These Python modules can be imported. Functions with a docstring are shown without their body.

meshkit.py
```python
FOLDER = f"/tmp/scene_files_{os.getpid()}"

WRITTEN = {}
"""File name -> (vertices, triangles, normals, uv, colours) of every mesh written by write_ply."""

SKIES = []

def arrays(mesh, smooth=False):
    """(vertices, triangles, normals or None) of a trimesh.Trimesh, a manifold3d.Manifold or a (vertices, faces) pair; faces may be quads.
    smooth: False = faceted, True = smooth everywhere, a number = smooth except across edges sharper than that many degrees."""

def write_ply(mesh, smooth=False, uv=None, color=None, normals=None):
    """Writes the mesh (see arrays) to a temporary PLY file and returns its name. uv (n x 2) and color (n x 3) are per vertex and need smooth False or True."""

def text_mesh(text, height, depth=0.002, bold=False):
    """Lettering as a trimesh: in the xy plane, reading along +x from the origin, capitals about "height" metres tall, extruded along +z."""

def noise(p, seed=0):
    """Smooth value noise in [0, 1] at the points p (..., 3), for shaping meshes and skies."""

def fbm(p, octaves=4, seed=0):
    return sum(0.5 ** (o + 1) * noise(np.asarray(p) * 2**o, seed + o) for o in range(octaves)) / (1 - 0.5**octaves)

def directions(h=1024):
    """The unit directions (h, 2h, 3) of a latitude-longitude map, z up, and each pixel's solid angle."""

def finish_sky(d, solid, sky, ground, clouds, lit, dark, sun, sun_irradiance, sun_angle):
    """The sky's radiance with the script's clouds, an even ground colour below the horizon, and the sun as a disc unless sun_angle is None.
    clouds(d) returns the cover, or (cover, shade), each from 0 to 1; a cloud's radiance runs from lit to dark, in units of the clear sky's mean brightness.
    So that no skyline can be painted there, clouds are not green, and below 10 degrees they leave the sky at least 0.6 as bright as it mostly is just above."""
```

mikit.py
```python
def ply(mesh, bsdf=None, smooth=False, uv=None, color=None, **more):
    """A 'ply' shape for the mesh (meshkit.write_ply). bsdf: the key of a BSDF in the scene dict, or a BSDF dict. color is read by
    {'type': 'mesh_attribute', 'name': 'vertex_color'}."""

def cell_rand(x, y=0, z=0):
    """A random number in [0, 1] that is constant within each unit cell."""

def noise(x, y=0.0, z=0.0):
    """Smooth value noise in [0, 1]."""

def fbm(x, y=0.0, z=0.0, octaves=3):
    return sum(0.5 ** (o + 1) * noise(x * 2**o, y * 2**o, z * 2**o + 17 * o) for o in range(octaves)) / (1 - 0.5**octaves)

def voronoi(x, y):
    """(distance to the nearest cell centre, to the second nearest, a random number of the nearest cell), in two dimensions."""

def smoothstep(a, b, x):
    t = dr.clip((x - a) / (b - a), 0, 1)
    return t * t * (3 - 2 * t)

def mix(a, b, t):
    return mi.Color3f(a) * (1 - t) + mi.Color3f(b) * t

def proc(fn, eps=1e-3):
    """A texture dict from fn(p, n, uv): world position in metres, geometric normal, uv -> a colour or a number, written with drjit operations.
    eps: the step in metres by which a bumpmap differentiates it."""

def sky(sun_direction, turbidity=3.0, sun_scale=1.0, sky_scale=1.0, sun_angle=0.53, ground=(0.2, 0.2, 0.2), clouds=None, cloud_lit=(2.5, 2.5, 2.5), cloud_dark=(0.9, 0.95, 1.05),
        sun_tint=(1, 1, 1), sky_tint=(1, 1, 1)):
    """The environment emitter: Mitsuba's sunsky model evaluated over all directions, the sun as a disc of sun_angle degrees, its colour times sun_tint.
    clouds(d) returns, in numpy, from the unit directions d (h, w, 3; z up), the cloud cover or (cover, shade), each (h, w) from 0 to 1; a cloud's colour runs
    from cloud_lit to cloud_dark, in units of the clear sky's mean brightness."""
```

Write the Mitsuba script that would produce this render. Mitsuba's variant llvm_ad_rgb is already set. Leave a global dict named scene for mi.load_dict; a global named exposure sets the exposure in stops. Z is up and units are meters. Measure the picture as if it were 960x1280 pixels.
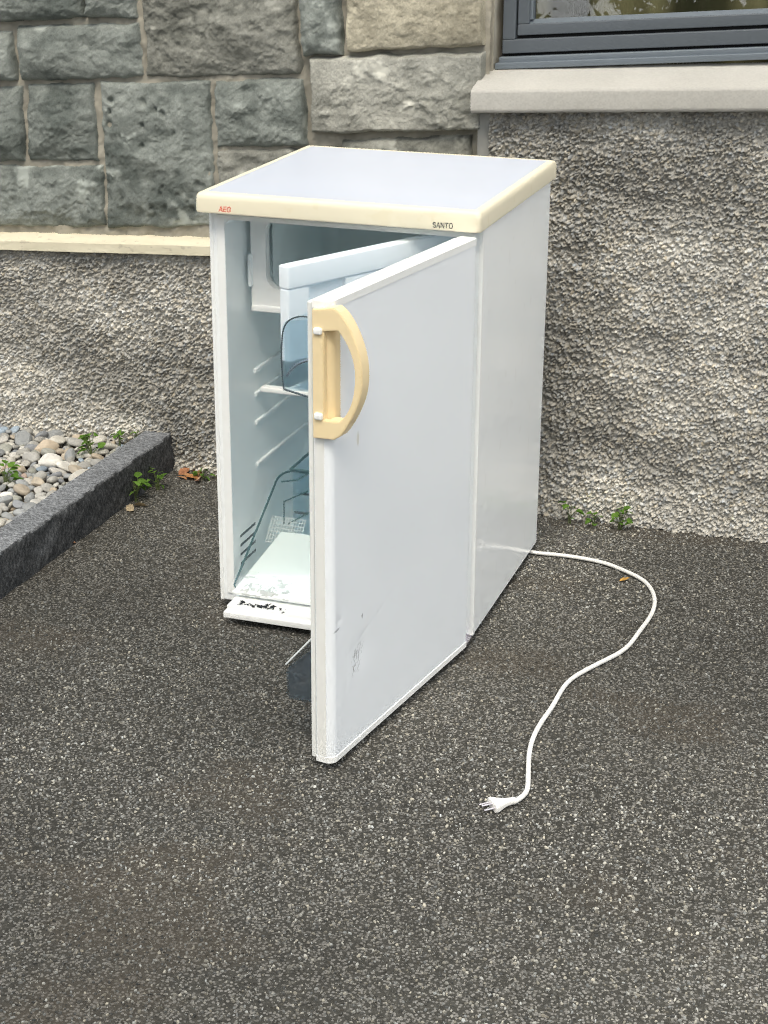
import math, random
import numpy as np, trimesh, mitsuba as mi, drjit as dr
import manifold3d as m3
from shapely.geometry import Polygon, Point, box as sbox
from scipy.spatial import cKDTree
import meshkit, mikit
from mikit import proc, noise, fbm, voronoi, cell_rand, smoothstep, mix

rng = np.random.default_rng(7)
random.seed(7)
T = mi.ScalarTransform4f
scene, labels = {}, {}

# ------------------------------------------------------------------ camera, sky, exposure
EYE = np.array([1.35816, -2.94474, 1.47156])
RIGHT, DOWN, FWD = (np.array([0.94757285, 0.31948969, 0.0056601]), np.array([0.12011569, -0.33972456, -0.93282337]), np.array([-0.29610458, 0.88459797, -0.36028949]))
scene['camera'] = {'type': 'perspective', 'fov': 24.9877, 'fov_axis': 'x', 'near_clip': 0.05, 'far_clip': 500.0,
                   'to_world': T().look_at(origin=EYE.tolist(), target=(EYE + FWD).tolist(), up=(-DOWN).tolist())}
scene['sky'] = mikit.sky((0.10, -0.56, 0.79), turbidity=3, sun_scale=0.30, sun_angle=26, sun_tint=(0.92, 1.0, 1.10), clouds=lambda d: 1.0,
                         cloud_lit=(2.36, 2.45, 2.52), ground=(0.1, 0.1, 0.1))
exposure = 2.66


# ------------------------------------------------------------------ helpers
def numbered(key):
    if key not in USED:
        USED.add(key)
        return key
    k = 1
    while f'{key}_{k:03d}' in USED:
        k += 1
    USED.add(f'{key}_{k:03d}')
    return f'{key}_{k:03d}'


USED = set()


def add(key, mesh, bsdf, smooth=False, **more):
    key = numbered(key)
    scene[key] = mikit.ply(mesh, bsdf, smooth=smooth, **more)
    return key


def say(key, label=None, cat=None, group=None, kind=None):
    labels[key] = {k: v for k, v in (('label', label), ('category', cat), ('group', group), ('kind', kind)) if v}
    return key


def mat(key, d):
    scene[key] = d
    return key


def cat(*ms):
    return trimesh.util.concatenate(list(ms))


def bx(x0, x1, y0, y1, z0, z1):
    return trimesh.creation.box(bounds=[[x0, y0, z0], [x1, y1, z1]])


def rbox(x0, x1, y0, y1, z0, z1, r, n=8):
    s = trimesh.creation.uv_sphere(r, count=[n, n * 2]).vertices
    p = np.vstack([s + [a, b, c] for a in (x0 + r, x1 - r) for b in (y0 + r, y1 - r) for c in (z0 + r, z1 - r)])
    return trimesh.convex.convex_hull(p)


def hull(p):
    return trimesh.convex.convex_hull(np.asarray(p, float))


def rrect(x0, x1, y0, y1, r, n=6):
    if np.isscalar(r):
        r = (r,) * 4
    out = []
    for (cx, cy, a0, rr) in ((x1, y0, -90, r[1]), (x1, y1, 0, r[2]), (x0, y1, 90, r[3]), (x0, y0, 180, r[0])):
        sx, sy = (-1 if cx == x1 else 1), (-1 if cy == y1 else 1)
        for k in range(n + 1):
            a = math.radians(a0 + 90 * k / n)
            out.append((cx + sx * rr + rr * math.cos(a), cy + sy * rr + rr * math.sin(a)))
    return np.array(out)


def ext(poly, h):
    return trimesh.creation.extrude_polygon(poly, h, engine='earcut')


def loft(rings):
    """closed rings of equal counts, capped as fans"""
    n = len(rings[0])
    v = np.vstack(rings)
    f = []
    for k in range(len(rings) - 1):
        for i in range(n):
            a, b = k * n + i, k * n + (i + 1) % n
            f += [(a, b, b + n), (a, b + n, a + n)]
    v = np.vstack([v, rings[0].mean(0), rings[-1].mean(0)])
    e = len(rings) * n
    for i in range(n):
        f.append((e, (i + 1) % n, i))
        f.append((e + 1, e - n + i, e - n + (i + 1) % n))
    m = trimesh.Trimesh(v, f, process=False)
    return m


def tube(pts, r, sides=10, caps=True):
    p = np.asarray(pts, float)
    t = np.gradient(p, axis=0)
    t /= np.linalg.norm(t, axis=1, keepdims=True)
    a = np.cross(t[0], [0, 0, 1.0])
    if np.linalg.norm(a) < 1e-3:
        a = np.array([1.0, 0, 0])
    rings = []
    rr = np.broadcast_to(r, (len(p),))
    for k in range(len(p)):
        a = a - t[k] * (a @ t[k])
        a /= np.linalg.norm(a)
        b = np.cross(t[k], a)
        ang = np.arange(sides) * 2 * np.pi / sides
        rings.append(p[k] + rr[k] * (np.cos(ang)[:, None] * a + np.sin(ang)[:, None] * b))
    return loft(rings)


def spline(pts, n):
    from scipy.interpolate import CubicSpline
    p = np.asarray(pts, float)
    s = np.r_[0, np.cumsum(np.linalg.norm(np.diff(p, axis=0), axis=1))]
    return CubicSpline(s, p)(np.linspace(0, s[-1], n))


def moved(m, M):
    m = m.copy()
    m.apply_transform(M)
    return m


def mf(m):
    m = m.copy()
    m.merge_vertices()
    return m3.Manifold(m3.Mesh(np.asarray(m.vertices, np.float32), np.asarray(m.faces, np.uint32)))


def tri(M):
    g = M.to_mesh()
    return trimesh.Trimesh(np.array(g.vert_properties[:, :3], float), np.array(g.tri_verts), process=False)


def grid(nx, ny):
    i, j = np.meshgrid(np.arange(nx - 1), np.arange(ny - 1), indexing='ij')
    a = (i * ny + j).ravel()
    return np.vstack([np.c_[a, a + ny, a + ny + 1], np.c_[a, a + ny + 1, a + 1]])


def plastic(color, rough=0.25, spec=0.5, **more):
    return {'type': 'twosided', 'bsdf': {'type': 'principled', 'base_color': color if isinstance(color, dict) else {'type': 'rgb', 'value': list(color)}, 'roughness': rough, 'specular': spec, **more}}


def smear(p, x0, x1):
    return smoothstep(x0, x1, p)


# ------------------------------------------------------------------ materials of the setting
def rough(color, r=0.9, spec=0.25):
    return plastic(color, r, spec)


VC = {'type': 'mesh_attribute', 'name': 'vertex_color'}


def asphalt_col(p, n, uv):
    a = noise(p.x * 260, p.y * 260)
    b = noise(p.x * 110 + 9, p.y * 110)
    f1, f2, w = voronoi(p.x * 190, p.y * 190)
    big = fbm(p.x * 1.7 + 3, p.y * 1.7 + 8, octaves=4)
    base = mix((0.030, 0.029, 0.025), (0.064, 0.062, 0.054), a * 0.5 + b * 0.5)
    stone = smoothstep(0.48, 0.36, f1) * smoothstep(0.35, 0.6, w)
    c = mix(base, mi.Color3f(0.14, 0.135, 0.125) * (0.5 + w), stone)
    return mix(c * (0.5 + 0.9 * big), (0.060, 0.050, 0.038), smoothstep(0.52, 0.70, fbm(p.x * 3.1 + 40, p.y * 5.3, octaves=4)) * 0.5)


mat('asphalt_mat', {'type': 'bumpmap', 'arbitrary': proc(lambda p, n, uv: noise(p.x * 230, p.y * 230) * 0.7 + noise(p.x * 90, p.y * 90), eps=8e-4), 'scale': 0.0022, 'bsdf': rough(proc(asphalt_col), 0.85, 0.3)})
mat('chip_mat', rough(VC, 0.6, 0.4))
mat('roughcast_mat', rough(VC, 0.9, 0.2))
mat('pebble_mat', plastic({'type': 'mesh_attribute', 'name': 'vertex_color'}, 0.6, 0.35))


def stone_color(a, b, tint):
    def fn(p, n, uv):
        u = fbm(p.x * 7 + 3, p.z * 9, p.y * 9, octaves=4)
        w = fbm(p.x * 42, p.z * 42 + 7, p.y * 30, octaves=3)
        s = noise(p.x * 330, p.z * 330, p.y * 330)
        rust = smoothstep(0.86, 0.92, fbm(p.x * 5 + 31, p.z * 6 + 5, p.y * 5, octaves=3))
        lich = smoothstep(0.60, 0.72, fbm(p.x * 12 + 61, p.z * 16 + 5, p.y * 12, octaves=4)) * smoothstep(0.35, 0.6, w)
        c = mix(a, b, smoothstep(0.25, 0.75, u * 0.6 + w * 0.4)) * (0.82 + 0.36 * s)
        c = mix(c, mi.Color3f(b) * 1.55, lich * 0.85)
        return mix(c, tint, rust * 0.4)
    return proc(fn)


def stone_mat(key, a, b, tint):
    mat(key, {'type': 'bumpmap', 'arbitrary': proc(lambda p, n, uv: noise(p.x * 240, p.z * 240, p.y * 240) + 0.6 * noise(p.x * 520, p.z * 520, p.y * 300), eps=7e-4), 'scale': 0.0019, 'bsdf': rough(stone_color(a, b, tint), 0.85, 0.3)})


stone_mat('grey_stone_mat', (0.085, 0.098, 0.090), (0.255, 0.275, 0.255), (0.30, 0.24, 0.17))
stone_mat('brown_stone_mat', (0.095, 0.098, 0.085), (0.27, 0.27, 0.24), (0.33, 0.26, 0.17))
stone_mat('beige_stone_mat', (0.22, 0.20, 0.15), (0.46, 0.425, 0.33), (0.22, 0.17, 0.12))
stone_mat('pale_stone_mat', (0.17, 0.172, 0.152), (0.40, 0.395, 0.35), (0.26, 0.22, 0.16))
mat('mortar_mat', rough(proc(lambda p, n, uv: mix((0.15, 0.145, 0.125), (0.46, 0.43, 0.36), fbm(p.x * 24, p.z * 24, p.y * 24, octaves=4))), 0.95, 0.1))
mat('sill_mat', {'type': 'bumpmap', 'arbitrary': proc(lambda p, n, uv: noise(p.x * 420, p.z * 420, p.y * 420), eps=5e-4), 'scale': 0.0009, 'bsdf': rough(proc(lambda p, n, uv: mix((0.35, 0.34, 0.31), (0.49, 0.475, 0.44), fbm(p.x * 9, p.z * 18, p.y * 9, octaves=4) * 0.6 + 0.4 * noise(p.x * 300, p.z * 300, p.y * 300))), 0.9, 0.15)})
mat('ledge_mat', {'type': 'bumpmap', 'arbitrary': proc(lambda p, n, uv: noise(p.x * 120, p.z * 220, p.y * 120), eps=7e-4), 'scale': 0.001, 'bsdf': rough(proc(lambda p, n, uv: mix(mix((0.56, 0.51, 0.38), (0.70, 0.655, 0.51), fbm(p.x * 8, p.z * 60, p.y * 20, octaves=4)), (0.30, 0.27, 0.20), smoothstep(0.66, 0.78, fbm(p.x * 60, p.z * 160, p.y * 60, octaves=3)) * 0.35)), 0.8, 0.2)})
mat('fascia_mat', rough(proc(lambda p, n, uv: mix((0.20, 0.20, 0.19), (0.30, 0.30, 0.28), fbm(p.x * 60, p.z * 25, octaves=3))), 0.9, 0.15))
mat('frame_mat', plastic((0.085, 0.098, 0.112), 0.38, 0.5))
mat('drip_mat', plastic((0.15, 0.175, 0.20), 0.35, 0.5, metallic=0.2))
mat('seal_mat', plastic((0.012, 0.012, 0.013), 0.6, 0.3))
mat('pane_mat', {'type': 'thindielectric', 'int_ior': 1.7})
mat('curtain_mat', rough(proc(lambda p, n, uv: mix((0.035, 0.035, 0.020), (0.17, 0.16, 0.085), smoothstep(0.3, 0.7, noise(p.x * 15)))), 0.95, 0.1))
mat('room_mat', rough((0.20, 0.19, 0.17)))
mat('soil_mat', rough(proc(lambda p, n, uv: mix((0.03, 0.025, 0.02), (0.09, 0.08, 0.065), fbm(p.x * 60, p.y * 60, octaves=3)))))


def kerb_col(p, n, uv):
    s = noise(p.x * 420, p.z * 420, p.y * 420)
    s2 = noise(p.x * 170 + 5, p.z * 170, p.y * 170)
    w = fbm(p.x * 20, p.z * 20, p.y * 9, octaves=3)
    c = mix((0.085, 0.09, 0.097), (0.30, 0.31, 0.325), smoothstep(0.25, 0.9, s * 0.55 + s2 * 0.45))
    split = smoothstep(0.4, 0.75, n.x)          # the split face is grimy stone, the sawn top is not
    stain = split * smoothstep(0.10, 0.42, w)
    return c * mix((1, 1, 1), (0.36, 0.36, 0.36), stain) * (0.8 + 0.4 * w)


mat('kerb_mat', rough(proc(kerb_col), 0.8, 0.3))

# ------------------------------------------------------------------ ground
G = 60.0
xs = np.r_[-G, np.linspace(-0.6, 1.5, 8), G]
ground = trimesh.creation.box(bounds=[[-G, -G, -0.3], [G, 0.95, 0.0]])
say(add('asphalt_ground', ground, 'asphalt_mat'), 'dark worn asphalt with pale stone chips in front of the house wall', kind='structure')
say(add('earth', bx(-G, G, 0.95, G, -0.3, -0.004), 'soil_mat'), 'earth under the house', kind='structure')


def chips(n, x0, x1, y0, y1, s0, s1, seed):
    r = np.random.default_rng(seed)
    base = np.array([[1, 0, 0], [0, 1, 0], [-1, 0, 0], [0, -1, 0], [0, 0, 1], [.72, .72, -.4], [-.7, .7, -.4], [0, -.9, -.4]])
    # a chip: five-sided top, cut off below the surface
    ring = np.array([[math.cos(a), math.sin(a)] for a in np.arange(5) * 2 * math.pi / 5])
    x, y = r.uniform(x0, x1, n), r.uniform(y0, y1, n)
    keep = (x > -0.435) | (y > 0.8)
    x, y = x[keep], y[keep]
    n = len(x)
    s = s0 + (s1 - s0) * r.random(n) ** 2.4
    ang = r.uniform(0, 6.283, n)
    el = r.uniform(0.36, 0.85, n)
    jit = 1 + 0.28 * r.uniform(-1, 1, (n, 5))
    rx, ry = ring[:, 0] * jit, ring[:, 1] * jit * el[:, None]
    ca, sa = np.cos(ang)[:, None], np.sin(ang)[:, None]
    px, py = rx * ca - ry * sa, rx * sa + ry * ca
    h = s * r.uniform(0.25, 0.62, n)
    tilt = r.uniform(-0.35, 0.35, (n, 2))
    low = np.stack([x[:, None] + px * s[:, None], y[:, None] + py * s[:, None], np.full((n, 5), -0.0015)], -1)
    k = 0.62
    tx, ty = px * k * s[:, None], py * k * s[:, None]
    top = np.stack([x[:, None] + tx, y[:, None] + ty, np.maximum(h[:, None] + tx * tilt[:, :1] + ty * tilt[:, 1:], 0.0003)], -1)
    v = np.concatenate([low, top], 1).reshape(-1, 3)
    f = []
    for i in range(5):
        j = (i + 1) % 5
        f += [(i, j, 5 + j), (i, 5 + j, 5 + i)]
    f += [(5, 6, 7), (5, 7, 8), (5, 8, 9)]
    f = (np.array(f)[None] + (np.arange(n) * 10)[:, None, None]).reshape(-1, 3)
    u = r.random(n)
    big = meshkit.fbm(np.c_[x * 1.7 + 3, y * 1.7 + 8, x * 0], 4)
    tone = np.where(u < 0.42, r.uniform(0.04, 0.11, n), np.where(u < 0.80 + 0.1 * (0.5 - big), r.uniform(0.11, 0.30, n), r.uniform(0.26, 0.54, n)))
    tone = tone * (0.22 + 1.16 * big)
    warm = r.uniform(-1, 1, n)
    c = np.c_[tone * (1.02 + 0.06 * warm), tone, tone * (0.90 - 0.09 * warm)]
    return trimesh.Trimesh(v, f, process=False), np.repeat(c, 10, 0)


def chip_layer(*a):
    m, c = chips(*a)
    return m, c


parts = [chip_layer(185000, -0.6, 1.45, -1.5, 0.80, 0.0011, 0.0043, 11), chip_layer(13000, -1.8, -0.6, -1.6, -0.02, 0.002, 0.005, 12), chip_layer(22000, 1.45, 2.6, -1.6, 0.8, 0.002, 0.005, 13), chip_layer(16000, -0.6, 2.2, -2.4, -1.5, 0.002, 0.005, 14)]
say(add('asphalt_chips', cat(*[m for m, c in parts]), 'chip_mat', color=np.vstack([c for m, c in parts])), 'pale and dark stone chips showing in the asphalt surface', 'asphalt grit', kind='stuff')

# ------------------------------------------------------------------ the house wall
WALL = 'house_wall'
say(WALL, 'old house wall of rough grey stones above a pebbledash base with window and sill', 'wall')
YM, YS, YQ, YR = 0.832, 0.798, 0.768, 0.778      # mortar, stone faces, quoins, pebbledash
PX_F = 2166.24


def ray(x, y):
    return RIGHT * (x - 480) / PX_F + DOWN * (y - 640) / PX_F + FWD


def ony(x, y, Y):
    d = ray(x, y)
    return EYE + d * (Y - EYE[1]) / d[1]


def onz(x, y, z=0.0):
    d = ray(x, y)
    return EYE + d * (z - EYE[2]) / d[2]


def ridged(p, seed=0):
    return 1 - np.abs(2 * meshkit.fbm(p, 3, seed) - 1)


def stone(corners, yf, res, seed, bulge=0.02, rough_=1.0, flat_right=False, pits=0, back=YM + 0.03, grow=0.0):
    c = np.array(corners, float) + np.array([(-1, 1), (1, 1), (1, -1), (-1, -1)]) * grow   # tl, tr, br, bl in (x, z)
    w = max(np.linalg.norm(c[1] - c[0]), np.linalg.norm(c[2] - c[3]))
    h = max(np.linalg.norm(c[3] - c[0]), np.linalg.norm(c[2] - c[1]))
    nx, ny = max(6, int(w / res)), max(6, int(h / res))
    s, t = np.meshgrid(np.linspace(0, 1, nx), np.linspace(0, 1, ny), indexing='ij')
    P = ((1 - s) * (1 - t))[..., None] * c[3] + (s * (1 - t))[..., None] * c[2] + (s * t)[..., None] * c[1] + ((1 - s) * t)[..., None] * c[0]
    q = np.stack([P[..., 0], P[..., 1], np.full_like(s, seed * 1.37)], -1)
    wob = np.stack([meshkit.fbm(q * 22, 3, seed) - 0.5, meshkit.fbm(q * 22 + 40, 3, seed) - 0.5], -1) * 0.011
    eL, eR, eB, eT = s * w, (1 - s) * w, t * h, (1 - t) * h
    if flat_right:
        wob[..., 0] *= np.clip(eR / 0.04, 0, 1)
        eR = np.where(eR < 1e-9, 0, eR * 6)
    P = P + wob
    e = np.minimum(np.minimum(eL, eR), np.minimum(eB, eT))
    e = np.maximum(e + 0.010 * (meshkit.fbm(q * 30 + 11, 3, seed) - 0.5) * (e > 0), 0)
    edge = 1 - (1 - np.clip(e / 0.014, 0, 1)) ** 2.2
    dome = np.clip(e / (0.32 * min(w, h)), 0, 1)
    dome = dome * (2 - dome)
    rr = np.random.default_rng(seed + 100)
    # fractured planes
    planes = np.full(s.shape, 1e9)
    for k in range(9):
        g = rr.normal(0, 0.16, 2)
        o = rr.uniform(0.0, 1.0, 2)
        planes = np.minimum(planes, 0.006 + rr.uniform(0, 0.012) + (P[..., 0] - c[:, 0].min() - o[0] * w) * g[0] + (P[..., 1] - c[:, 1].min() - o[1] * h) * g[1])
    planes = np.maximum(planes, -0.012)
    d = bulge * dome + rough_ * (1.1 * planes + 0.044 * (meshkit.fbm(q * [8, 15, 8], 4, seed) - 0.5) + 0.011 * (ridged(q * [18, 34, 18], seed) - 0.6) + 0.008 * (meshkit.fbm(q * 60, 3, seed) - 0.5) + 0.004 * (meshkit.fbm(q * 140, 2, seed) - 0.5) + 0.004 * (meshkit.noise(q * 200, seed) - .5))
    d = np.where(d > -0.004, d, -0.004 + 0.35 * (d + 0.004))
    d = np.maximum(d, -0.012)
    for k in range(pits):
        near = rr.random() < 0.6
        cs, ct = rr.uniform(0.05, 0.95, 2)
        if near:
            cs = rr.choice([rr.uniform(0.04, 0.12), rr.uniform(0.1, 0.9)])
            ct = rr.uniform(0.04, 0.9) if cs < 0.13 else rr.uniform(0.05, 0.3)
        rad = rr.uniform(0.004, 0.011)
        dd = ((s - cs) * w) ** 2 + ((t - ct) * h / 1.3) ** 2
        d = d - rr.uniform(0.004, 0.011) * np.exp(-(dd / rad ** 2) ** 1.6)
    y = yf - d
    y = back * (1 - edge) + y * edge if not flat_right else np.where(eR <= 0, back, back * (1 - edge) + y * edge)
    V = np.stack([P[..., 0], y, P[..., 1]], -1).reshape(-1, 3)
    F = grid(nx, ny)                     # s along x, t along z: normals towards -y
    if flat_right:                          # the dressed side that turns into the window recess
        ids = np.arange((nx - 2) * ny, (nx - 1) * ny)
        V.reshape(nx, ny, 3)[-1, :, 0] = V.reshape(nx, ny, 3)[-2, :, 0] + 0.002
    return trimesh.Trimesh(V, F, process=False)


def px_quad(pts, Y):
    return [ony(x, y, Y)[[0, 2]] for x, y in pts]


STONES = [
    ('grey_stone_mat', YS, [(-60, -34), (104, -34), (105, 22), (-60, 30)], 0),
    ('grey_stone_mat', YS, [(107, -34), (170, -34), (169, 24), (107, 22)], 0),
    ('brown_stone_mat', YS, [(174, -34), (367, -34), (375, 94), (181, 98)], 0),
    ('grey_stone_mat', YS, [(19, 33), (171, 29), (177, 97), (27, 101)], 0),
    ('grey_stone_mat', YS, [(-60, 38), (13, 37), (21, 101), (-60, 104)], 0),
    ('grey_stone_mat', YS, [(31, 105), (115, 104), (121, 202), (34, 202)], 0),
    ('grey_stone_mat', YS, [(-60, 109), (25, 106), (30, 203), (-60, 205)], 0),
    ('grey_stone_mat', YS, [(123, 103), (261, 102), (268, 284), (133, 286)], 46),
    ('grey_stone_mat', YS, [(266, 101), (378, 98), (382, 182), (270, 185)], 0),
    ('brown_stone_mat', YS, [(270, 190), (420, 184), (420, 306), (270, 302)], 0),
    ('brown_stone_mat', YS, [(425, 176), (590, 169), (590, 318), (425, 306)], 0),
    ('grey_stone_mat', YS, [(-60, 209), (127, 206), (132, 284), (-60, 284)], 0),
    ('grey_stone_mat', YS, [(371, -34), (424, -34), (427, 68), (380, 70)], 0),
    ('beige_stone_mat', YQ + 0.012, [(429, -40), (599, -40), (600, 59), (430, 66)], 0),
    ('pale_stone_mat', YQ + 0.006, [(383, 74), (600, 66), (597, 165), (386, 170)], 0),
]
for k, (mt, Y, pts, pits) in enumerate(STONES):
    quoin = k >= 13
    m = stone(px_quad(pts, Y), Y, 0.0033, k + 3, bulge=0.012 if pits else (0.010 if quoin else (0.020, 0.028, 0.015)[k % 3]), rough_=0.6 if pits else (0.7, 1.0, 0.8, 0.6, 0.75, 0.9, 0.6, 0.6, 0.85, 0.9, 0.9, 1.0, 0.7, 0.6, 1.0)[k], flat_right=quoin, pits=pits, back=0.88 if quoin else YM + 0.02, grow=0.0065)
    add(WALL + '__stone', m, mt, smooth=True)
# stones that the picture only borders on: above and left
r_ = np.random.default_rng(5)
z = 1.162
while z < 2.5:
    hh = r_.uniform(0.13, 0.2)
    x = -2.2 + r_.uniform(0, 0.2)
    while x < 0.33:
        ww = r_.uniform(0.2, 0.42)
        x2 = min(x + ww, 0.345)
        if 0.345 - x2 < 0.14:
            x2 = 0.345
        sl = 0.055
        zz = z + sl * (x + 0.9) * 0.55
        z1 = z + sl * (x2 + 0.9) * 0.55
        add(WALL + '__stone', stone([(x, zz + hh - .008), (x2 - .009, z1 + hh - .008), (x2 - .009, z1), (x, zz)], YS, 0.012, int(r_.integers(9999)), bulge=0.02), str(r_.choice(['grey_stone_mat', 'grey_stone_mat', 'brown_stone_mat'])), smooth=True)
        x = x2
        if x >= 0.34:
            break
    z += hh
for z0, hh in ((0.60, 0.135), (0.74, 0.185), (0.93, 0.115), (1.05, 0.15)):
    x = -0.99
    while x > -2.2:
        ww = r_.uniform(0.2, 0.42)
        add(WALL + '__stone', stone([(x - ww + .009, z0 + hh - .01), (x - .008, z0 + hh - .01), (x - .008, z0), (x - ww + .009, z0)], YS, 0.012, int(r_.integers(9999)), bulge=0.02), 'grey_stone_mat', smooth=True)
        x -= ww

# masonry body behind the stones, with the window opening
WX0, WX1, WZ0, WZ1 = 0.352, 1.75, 1.0, 2.45
body = cat(bx(-2.4, WX0 - 0.012, YM, 1.15, -0.1, 3.0), bx(WX0 - 0.012, WX1, YM, 1.15, -0.1, WZ0 - 0.02), bx(WX0 - 0.012, WX1, YM, 1.15, WZ1, 3.0), bx(WX1, 3.4, YM, 1.15, -0.1, 3.0))
body = trimesh.Trimesh(body.vertices, body.faces, process=False)


def mortar_face(x0, x1, z0, z1, res):
    nx, nz = int((x1 - x0) / res), int((z1 - z0) / res)
    X, Z = np.meshgrid(np.linspace(x0, x1, nx), np.linspace(z0, z1, nz), indexing='ij')
    q = np.stack([X, Z, X * 0], -1)
    Y = YM - 0.010 - 0.016 * (meshkit.fbm(q * 30, 3, 4)) - 0.004 * meshkit.noise(q * 150, 9)
    return trimesh.Trimesh(np.stack([X, Y, Z], -1).reshape(-1, 3), grid(nx, nz), process=False)


add(WALL + '__masonry', body, 'mortar_mat')
add(WALL + '__mortar', mortar_face(-1.0, 0.338, 0.55, 1.2, 0.005), 'mortar_mat', smooth=True)


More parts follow.
